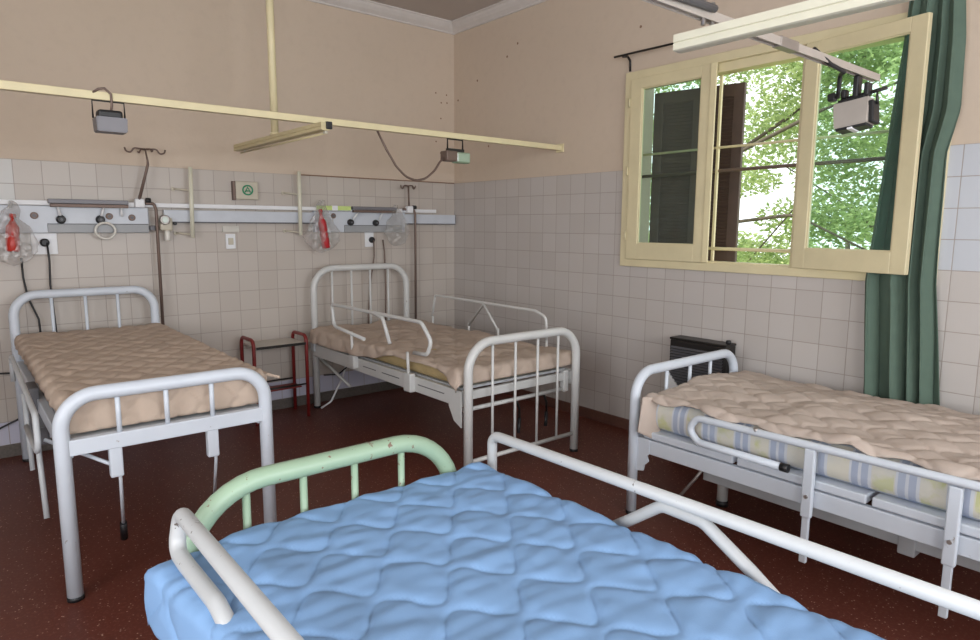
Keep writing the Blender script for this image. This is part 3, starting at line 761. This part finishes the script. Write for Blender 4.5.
# ------------------------------------------------------------------ back wall services
rail = tag(MB().box(-5.2, -.25, -.062, -.050, 1.600, 1.630, .003).build('equipment_rail', M['white_plastic']), 'long thin white rail along the tiled back wall above the panels', 'rail')
for x in (-4.6, -3.8, -2.45, -1.9, -1.48, -.35):
    MB().box(x-.012, x+.012, -.052, 0, 1.605, 1.625, .002).build('bracket', M['white_plastic'], rail)
tr = thing('wall_raceway', 'bluish white raceway along the back wall between and beside the panels', 'raceway', (-1.3, -.02, 1.54))
MB().box(-2.56, -.02, -.045, 0, 1.502, 1.585, .004).build('channel', M['raceway'], tr)
MB().box(-2.56, -.022, -.047, -.0, 1.495, 1.503, .001).build('lower_lip', M['dark_grey'], tr)
def gas_panel(label, x0, x1, xs0, xs1, knobs, dials):
    t = thing('service_panel', label, 'panel', ((x0+x1)/2, -.03, 1.42), 'service panels over the bed heads')
    MB().box(x0, x1, -.048, 0, 1.425, 1.598, .006).build('plate', M['raceway'], t)
    s_ = MB().box(xs0, xs1, -.060, -.046, 1.428, 1.482, .003).build('lower_strip', M['panel_grey'], t)
    MB().box(xs0, xs1, -.054, -.046, 1.482, 1.486, .001).build('shadow_gap', M['dark_grey'], s_)
    for x, z in knobs:
        k = MB().lathe((x, -.048, z), [(.026, 0), (.028, -.012), (.024, -.03), (.018, -.036)], 'y', 18).build('valve_knob', M['black_plastic'], t)
        MB().lathe((x, -.084, z), [(.008, 0), (.007, -.005)], 'y', 12).build('knob_centre', M['dark_grey'], k)
    for x, z in dials:
        d = MB().lathe((x, -.048, z), [(.022, 0), (.022, -.006), (.019, -.009)], 'y', 18).build('outlet', M['rust_metal'], t)
        MB().lathe((x, -.057, z), [(.011, 0), (.010, -.004)], 'y', 14).build('outlet_centre', M['dark_grey'], d)
    return t
gas_panel('white service panel with black knobs behind the left bed', -3.95, -2.66, -3.25, -2.665, [(-3.175, 1.512), (-2.955, 1.513)], [(-3.315, 1.535), (-2.90, 1.535), (-2.765, 1.528)])
gas_panel('white service panel with black knobs behind the corner bed', -1.44, -.58, -1.18, -.62, [(-1.125, 1.508), (-.885, 1.505)], [(-1.275, 1.56)])
def arm_bar(label, x0, x1, a, mat):
    t = thing('swivel_bar', label, 'bar', ((x0+x1)/2, -.075, 1.61), 'bars over the service panels')
    MB().box(x0, x1, -.105, -.062, 1.612, 1.640, .003).build('bar', mat, t); MB().box(x0+.01, x1, -.10, -.064, 1.590, 1.611, .003).build('bar_shade', M['rust_metal'], t)  # brown strip stands in for the shade beneath the bar
    for x, dx in a: MB().tube([(x, -.075, 1.60), (x+dx, -.08, 1.535)], .008, 8).build('arm', M['white_plastic'], t)
    return t
arm_bar('dark grey bar on rail over left bed panel', -3.24, -2.79, ((-3.19, .01), (-2.93, -.02), (-2.83, .0)), M['grey_metal'])
arm_bar('dark grey bar on rail over corner bed panel', -1.12, -.70, ((-1.05, -.06), (-.82, -.04)), M['grey_metal'])
gp = thing('lime_strip', 'lime green strip on rail above the red item in the corner panel', 'strip', (-1.3, -.075, 1.61))
MB().box(-1.43, -1.13, -.085, -.062, 1.605, 1.640, .003).build('strip', simple('lime green plastic', (.52, .66, .22), .4), gp)
MB().box(-1.30, -1.25, -.087, -.060, 1.602, 1.643, .003).build('clip', M['white_plastic'], gp)

def pole(label, x, xtop, group='drip poles by the bed heads'):
    t = thing('drip_pole', label, 'pole', (x, -.09, .35), group)
    MB().tube(fillet([(x-.12, -.075, 1.625), (x-.01, -.085, 1.625), (x, -.09, 1.58), (x-.008, -.09, .30)], [0, .02, .02, 0], 5), .0105, 12).build('lower_tube', M['rust_metal'], t)
    c = MB().box(xtop-.03, xtop+.03, -.11, -.06, 1.595, 1.655, .008).build('clamp', M['white_plastic'], t)
    MB().cyl((xtop+.04, -.085, 1.645), (xtop+.07, -.085, 1.645), .017, None, 12).build('clamp_knob', M['black_plastic'], c)
    return t
p1 = pole('bent drip pole with four hooks beside the left bed head', -2.62, -2.72)
MB().tube([(-2.725, -.10, 1.64), (-2.655, -.10, 1.885), (-2.655, -.10, 1.91), (-2.665, -.10, 1.98)], [.010, .009, .006, .005], 10).build('upper_arm', M['rust_metal'], p1)
def hooks(t, cx, z, w, y=-.10):
    m = MB()
    for s in (-1, 1):
        m.tube(fillet([(cx, y, z), (cx+s*w*.55, y, z+.004), (cx+s*w*.72, y, z-.028), (cx+s*w*.95, y, z-.020), (cx+s*w, y, z+.004)], .018, 4), .0055, 8)
        m.tube(fillet([(cx, y, z), (cx+s*.02, y-.04*s, z), (cx+s*.026, y-.055*s, z-.022), (cx+s*.03, y-.07*s, z-.012)], .012, 4), .0050, 8)
    m.build('hook', M['rust_metal'], t)
hooks(p1, -2.665, 1.985, .125, -.10)
p2 = pole('straight drip pole with two hooks beside the corner bed head', -.50, -.56)
MB().tube([(-.56, -.085, 1.64), (-.575, -.10, 1.83)], .008, 10).build('upper_arm', M['rust_metal'], p2)
hooks(p2, -.577, 1.83, .075)

def wall_bar(label, x, x2, zt, zb):
    t = thing('wall_bar', label, 'bar', (x, -.08, zb), 'short upright bars in front of the raceway')
    MB().cyl((x, -.085, zt), (x2, -.085, zb), .0145, None, 12).build('tube', M['pale_cream_paint'], t)
    for z in (zb+.02, 1.72):
        b_ = MB().tube(fillet([(x, -.085, z), (x-.03, -.06, z+.005), (x-.08, -.03, z+.012), (x-.10, 0.0, z+.012)], .02, 4), .007, 8).build('bracket', M['ivory_plastic'], t)
        MB().lathe((x-.10, 0.0, z+.012), [(.016, 0), (.014, -.008)], 'y', 12).build('screw_plate', M['ivory_plastic'], b_)
    return t
wall_bar('short upright cream bar before the raceway nearest the left bed', -2.380, -2.390, 1.885, 1.39)
wall_bar('short upright cream bar before the raceway nearest the corner bed', -1.575, -1.578, 1.90, 1.405)

cbx = thing('call_box', 'ivory wall box with a round green mark on the tiles', 'box', (-1.99, -.03, 1.69))
MB().box(-2.055, -1.888, -.045, 0, 1.672, 1.806, .006).build('body', M['ivory_plastic'], cbx)
MB().box(-2.074, -2.052, -.040, 0, 1.666, 1.806, .004).build('side_plate', M['rust_metal'], cbx)
mk = MB(); c0 = (-1.968, -.0465, 1.742)
mk.tube([(c0[0]+.036*math.cos(a), c0[1], c0[2]+.034*math.sin(a)) for a in [2*PI*i/24 for i in range(24)]], .006, 6, True)
mk.tube([(c0[0]-.02, c0[1], c0[2]-.016), (c0[0], c0[1], c0[2]+.022), (c0[0]+.02, c0[1], c0[2]-.016)], .0055, 6)
mk.tube([(c0[0]-.016, c0[1], c0[2]-.006), (c0[0]+.016, c0[1], c0[2]-.006)], .005, 6)
mk.build('mark', M['green_mark'], cbx)
sw = thing('light_switch', 'white light switch plate with a cap above it under the raceway', 'switch', (-2.1, -.01, 1.3))
MB().box(-2.137, -2.065, -.014, 0, 1.303, 1.415, .004).build('plate', M['white_plastic'], sw)
MB().box(-2.158, -2.035, -.016, 0, 1.428, 1.475, .004).build('upper_plate', simple('pale ivory plastic', (.55, .53, .48), .45), sw)
MB().box(-2.120, -2.082, -.020, -.012, 1.335, 1.385, .003).build('rocker', M['ivory_plastic'], sw)

def socket(label, x0, x1, z0, z1, px, pz):
    t = thing('power_socket', label, 'socket', ((x0+x1)/2, -.01, z0), 'wall sockets at the bed heads')
    MB().box(x0, x1, -.013, 0, z0, z1, .003).build('plate', M['white_plastic'], t)
    return t
socket('large white wall socket plate with black plug above the left bed', -3.34, -3.20, 1.29, 1.425, -3.27, 1.365)
socket('small white wall socket plate above the corner bed', -.965, -.88, 1.30, 1.425, -.915, 1.36)
def cord(label, plug, pts, r=.006, mat='black_plastic'):
    t = thing('power_cable', label, 'cord', pts[-1], 'black cords at the bed heads')
    if plug:
        MB().lathe((plug[0], -.012, plug[1]), [(.026, 0), (.026, -.022), (.016, -.034)], 'y', 16).build('plug', M['black_plastic'], t)
    MB().tube(fillet(pts, .05, 4), r, 8).build('wire', M[mat], t)
    return t
cord('black cord dropping from plug of the large left socket', (-3.27, 1.365), [(-3.26, -.045, 1.365), (-3.255, -.045, 1.25), (-3.262, -.04, 1.1), (-3.25, -.04, .75), (-3.25, -.05, .55)])
cord('black cord hanging below the left plastic bag', None, [(-3.40, -.03, 1.27), (-3.40, -.03, 1.15), (-3.385, -.03, 1.02), (-3.34, -.04, .88), (-3.33, -.05, .55)])
cord('black cord looping on the tiles just above the bluish tile row', None, [(-3.9, -.02, .62), (-3.62, -.02, .555), (-3.5, -.02, .545), (-3.43, -.02, .57)])
cord('black cord sagging down to the skirting beside the left bed', None, [(-3.85, -.02, .18), (-3.6, -.03, .20), (-3.46, -.03, .26), (-3.40, -.03, .36), (-3.39, -.03, .56)])
cord('dark cord dropping from plug of the small socket above the corner bed', (-.905, 1.36), [(-.90, -.045, 1.36), (-.895, -.04, 1.22), (-.93, -.03, 1.0), (-.96, -.03, .70), (-.96, -.035, .45)], .006, 'rust_metal')
cord('dark cord hanging below the corner panel bag', None, [(-.80, -.03, 1.36), (-.785, -.03, 1.25), (-.78, -.03, .9), (-.79, -.03, .45)], .006, 'rust_metal')
cord('thin dark cord sagging below the corner bed', None, [(-1.52, -.30, .30), (-1.38, -.27, .28), (-1.2, -.24, .38), (-1.06, -.20, .52)], .006)
cord('white cord trailing to the floor beside the corner bed leg', None, [(-1.52, -.23, .012), (-1.44, -.25, .06), (-1.33, -.25, .25), (-1.25, -.24, .48)], .008, 'white_plastic')

def bag(label, cx, zt, zb, w, seed):
    t = thing('plastic_bag', label, 'bag', (cx, -.10, zb), 'clear plastic bags on the panels')
    H2 = (zt-zb)/2
    def fn(p):
        q = p.z/H2; lo = max(0, (1-q)/2)
        k = .22 + .9*min(1, lo*1.35)**.9
        n_ = noise.noise(Vector((p.x*13+seed, p.y*16, p.z*15)))*.040 + noise.noise(Vector((p.x*40+seed, p.y*40, p.z*34)))*.018
        return Vector((p.x*k*1.15+n_, p.y*k+n_*.6, p.z + .02*noise.noise(Vector((p.x*18, seed, 0)))))
    b_ = MB().blob((cx, -.105, (zt+zb)/2), (w/2, .038, H2), 4, fn).build('film', M['clear_bag'], t)
    for q in b_.data.polygons: q.use_smooth = False
    MB().tube([(cx, -.07, zt-.04), (cx+.005, -.065, zt)], .012, 8).build('knot', M['clear_bag'], t)
    return t
bag('clear plastic bag around an orange red bottle by the left bed', -3.435, 1.62, 1.225, .20, 1)
bag('clear plastic bag around a dark red bottle by the corner bed panel', -1.40, 1.68, 1.265, .27, 5)
bag('clear crumpled plastic bag beside the corner bed drip pole', -.70, 1.66, 1.31, .22, 9)
def bottle(label, c, h, r, tilt, mat):
    t = thing('red_bottle', label, 'bottle', c, 'red bottles in plastic bags')
    m = MB().lathe(c, [(r*.85, 0), (r, .01), (r, h*.40), (r*.85, h*.45), (r, h*.5), (r*.95, h*.72), (r*.5, h*.86), (r*.38, h*.9), (r*.38, h)], 'z', 18)
    T = Matrix.Translation(c) @ Matrix.Rotation(tilt, 4, 'Y') @ Matrix.Translation(-Vector(c))
    bmesh.ops.transform(m.bm, matrix=T, verts=m.bm.verts[:]); m.build('body', mat, t)
    m = MB().lathe((c[0], c[1], c[2]+h), [(r*.48, 0), (r*.48, .02), (r*.4, .024)], 'z', 14)
    bmesh.ops.transform(m.bm, matrix=T, verts=m.bm.verts[:]); m.build('cap', mat, t)
    return t
bottle('orange red bottle inside the clear bag near the left bed', (-3.445, -.105, 1.315), .205, .036, math.radians(4), M['red_orange'])
bottle('dark red bottle inside the clear bag by the corner panel', (-1.372, -.105, 1.30), .29, .034, math.radians(-8), M['red_plastic'])
sg = thing('suction_regulator', 'pale suction regulator with a dial and jar by the left drip pole', 'regulator', (-2.555, -.08, 1.40))
MB().box(-2.60, -2.52, -.10, -.045, 1.44, 1.53, .012).build('body', M['ivory_plastic'], sg)
d = MB().lathe((-2.575, -.10, 1.515), [(.034, 0), (.034, -.02), (.028, -.026)], 'y', 18).build('dial', M['steel'], sg)
MB().lathe((-2.575, -.126, 1.515), [(.022, 0), (.020, -.003)], 'y', 16).build('dial_face', M['lamp_glass'], d)
MB().lathe((-2.555, -.08, 1.37), [(.018, 0), (.02, .01), (.02, .06), (.016, .075)], 'z', 14).build('jar', M['tube_clear'], sg)
MB().lathe((-2.505, -.075, 1.49), [(.012, 0), (.012, -.03)], 'y', 12).build('knob', M['black_plastic'], sg)
MB().box(-2.66, -2.615, -.075, -.048, 1.44, 1.475, .004).build('valve', M['dark_grey'], sg)
hs = tag(MB().tube([(-2.935+.058*math.cos(a), -.085, 1.44+.052*math.sin(a)) for a in [2*PI*i/28 for i in range(28)]], .008, 8, True).build('tubing_loop', M['tube_clear']), 'pale loop of clear tubing hanging under the left service panel', 'tubing')

# ------------------------------------------------------------------ garden behind the window
gl = struct(MB().box(.3, 40, -30, 25, -.75, -.6).build('lawn', M['lawn']))
def leaf_cloud(m, c, r, n, size, rng):
    for _ in range(n):
        while True:
            p = Vector((rng.uniform(-1, 1), rng.uniform(-1, 1), rng.uniform(-1, 1)))
            if p.length <= 1: break
        p = Vector(c) + Vector((p.x*r[0], p.y*r[1], p.z*r[2]))
        a = Vector((rng.gauss(0, 1), rng.gauss(0, 1), rng.gauss(0, .5))).normalized()
        b = a.orthogonal().normalized(); b = Matrix.Rotation(rng.uniform(0, 6.28), 3, a) @ b
        s = size*rng.uniform(.6, 1.3)
        q = [p-a*s, p+b*s*.42, p+a*s, p-b*s*.42]
        m.bm.faces.new([m.bm.verts.new(v) for v in q])
def tree(label, base, trunk, limbs, clouds, seed, size=.06):
    rng = random.Random(seed)
    t = thing('tree', label, 'tree', base, 'trees in the garden')
    m = MB(); m.tube([Vector(base)+Vector(p) for p, r in trunk], [r for p, r in trunk], 10)
    for L in limbs:
        q = fillet([Vector(base)+Vector(p) for p in L[0]], .4, 4); m.tube(q, [L[1]*(.75-.5*i/len(q)) for i in range(len(q))], 8)
    m.build('trunk', M['bark'], t)
    m = MB()
    for c, r, n in clouds: leaf_cloud(m, Vector(base)+Vector(c), r, n, size, rng)
    m.build('foliage', M['leaf'], t, False)
    return t
rng = random.Random(3)
def clouds(n, cx, cy, cz, sx, sy, sz, r0, r1, leaves):
    return [((cx+rng.uniform(-sx, sx), cy+rng.uniform(-sy, sy), cz+rng.uniform(-sz, sz)), (rng.uniform(r0, r1), rng.uniform(r0, r1), rng.uniform(r0*.5, r1*.5)), leaves) for _ in range(n)]
tree('broad leafy tree with long bare limbs close outside the window', (5.2, .9, -.6), [((0, 0, 0), .16), ((0, -.05, 1.4), .13), ((.05, -.1, 3.0), .10), ((.1, -.1, 4.6), .05)],
     [([(0, -.05, 1.3), (-.3, -.9, 2.15), (-.5, -1.9, 2.25), (-.4, -3.0, 1.7)], .045), ([(0, -.1, 2.2), (-.4, -1.0, 3.1), (-.6, -2.2, 3.5), (-.4, -3.6, 3.9)], .05),
      ([(0, -.1, 2.8), (.2, -1.4, 3.6), (.1, -2.8, 4.5)], .04), ([(0, 0, 1.0), (.3, -.8, 1.5), (.2, -1.6, 2.4)], .03), ([(.1, 0, 2.6), (.3, .9, 3.6), (.2, 1.8, 4.2)], .04)],
     clouds(40, 0, -1.2, 3.1, .9, 2.6, 1.6, .4, .85, 760), 11, .042)
tree('bushier tree further back in the garden', (8.5, -1.2, -.6), [((0, 0, 0), .15), ((.1, 0, 1.5), .12), ((0, .1, 4), .06)],
     [([(.1, 0, 1.2), (0, -.8, 2.1), (-.1, -1.9, 2.6)], .04), ([(.1, 0, 1.5), (0, 1.0, 2.4), (-.1, 2.2, 3.2)], .04)],
     clouds(34, 0, .6, 2.4, .9, 3.4, 1.9, .5, 1.0, 620), 12, .06)
tree('low light green shrub at the garden end', (11.5, 1.0, -.6), [((0, 0, 0), .1), ((0, 0, 1.2), .07), ((0, .1, 2.2), .03)],
     [([(0, 0, .6), (0, .7, 1.1), (0, 1.6, 1.5)], .03)],
     clouds(26, 0, .5, 1.3, .8, 4.5, .8, .6, 1.1, 120), 13, .1)

# ------------------------------------------------------------------ light
w = bpy.data.worlds.new('World'); sc.world = w; w.use_nodes = True
nt = w.node_tree; bg = nt.nodes['Background']
bg.inputs[0].default_value = (.93, .97, 1.0, 1); bg.inputs[1].default_value = 1.7
def area(name, loc, rot, sx, sy, e, col, portal=False):
    L = bpy.data.lights.new(name, 'AREA'); L.shape = 'RECTANGLE'; L.size = sx; L.size_y = sy; L.energy = e; L.color = col
    if portal: L.cycles.is_portal = True
    o = bpy.data.objects.new(name, L); COL.objects.link(o); o.location = loc; o.rotation_euler = rot; return o
for i, (x0, x1, z0, z1) in enumerate(FW):
    area('daylight_fill', ((x0+x1)/2, YF-.22, (z0+z1)/2), (PI/2, 0, 0), x1-x0, z1-z0, (72, 72)[i], (.93, .96, 1.0))
area('daylight_fill', (XL-.22, -5.0, 1.775), (0, -PI/2, 0), 1.65, 3.2, 92, (.95, .97, 1.0))  # fill lamp behind the added left opening, brightens the right wall
area('window_portal', (.26, (HY0+HY1)/2, (HZ0+HZ1)/2), (0, PI/2, 0), 1.25, 1.88, 1, (1, 1, 1), True)
sun = bpy.data.lights.new('sun', 'SUN'); sun.energy = 4.5; sun.angle = .02; sun.color = (1, .94, .82)
so = bpy.data.objects.new('sun', sun); COL.objects.link(so); so.rotation_euler = (math.radians(-22), math.radians(-28), 0)

# ------------------------------------------------------------------ camera
cam = bpy.data.cameras.new('camera'); cam.sensor_width = 36; cam.lens = 24.1075; cam.clip_start = .05
co = bpy.data.objects.new('camera', cam); COL.objects.link(co); sc.camera = co
yaw, pit, rol = math.radians(39.70928356), math.radians(-8.15151538), math.radians(.29186174)
fw = Vector((math.sin(yaw)*math.cos(pit), math.cos(yaw)*math.cos(pit), math.sin(pit)))
r = Vector((math.cos(yaw), -math.sin(yaw), 0)); u = r.cross(fw)
Rr = r*math.cos(rol)+u*math.sin(rol); Uu = -r*math.sin(rol)+u*math.cos(rol)
mt = Matrix((Rr, Uu, -fw)).transposed().to_4x4(); mt.translation = Vector((-3.774, -5.085, 1.484))
co.matrix_world = mt

vs = sc.view_settings
vs.view_transform = 'Standard'; vs.look = 'None'; vs.exposure = 0.25; vs.gamma = 1; vs.use_curve_mapping = False
try:
    sc.cycles.max_bounces = 8; sc.cycles.diffuse_bounces = 5; sc.cycles.transparent_max_bounces = 12; sc.cycles.use_denoising = True
    sc.cycles.sample_clamp_indirect = 6
except Exception: pass
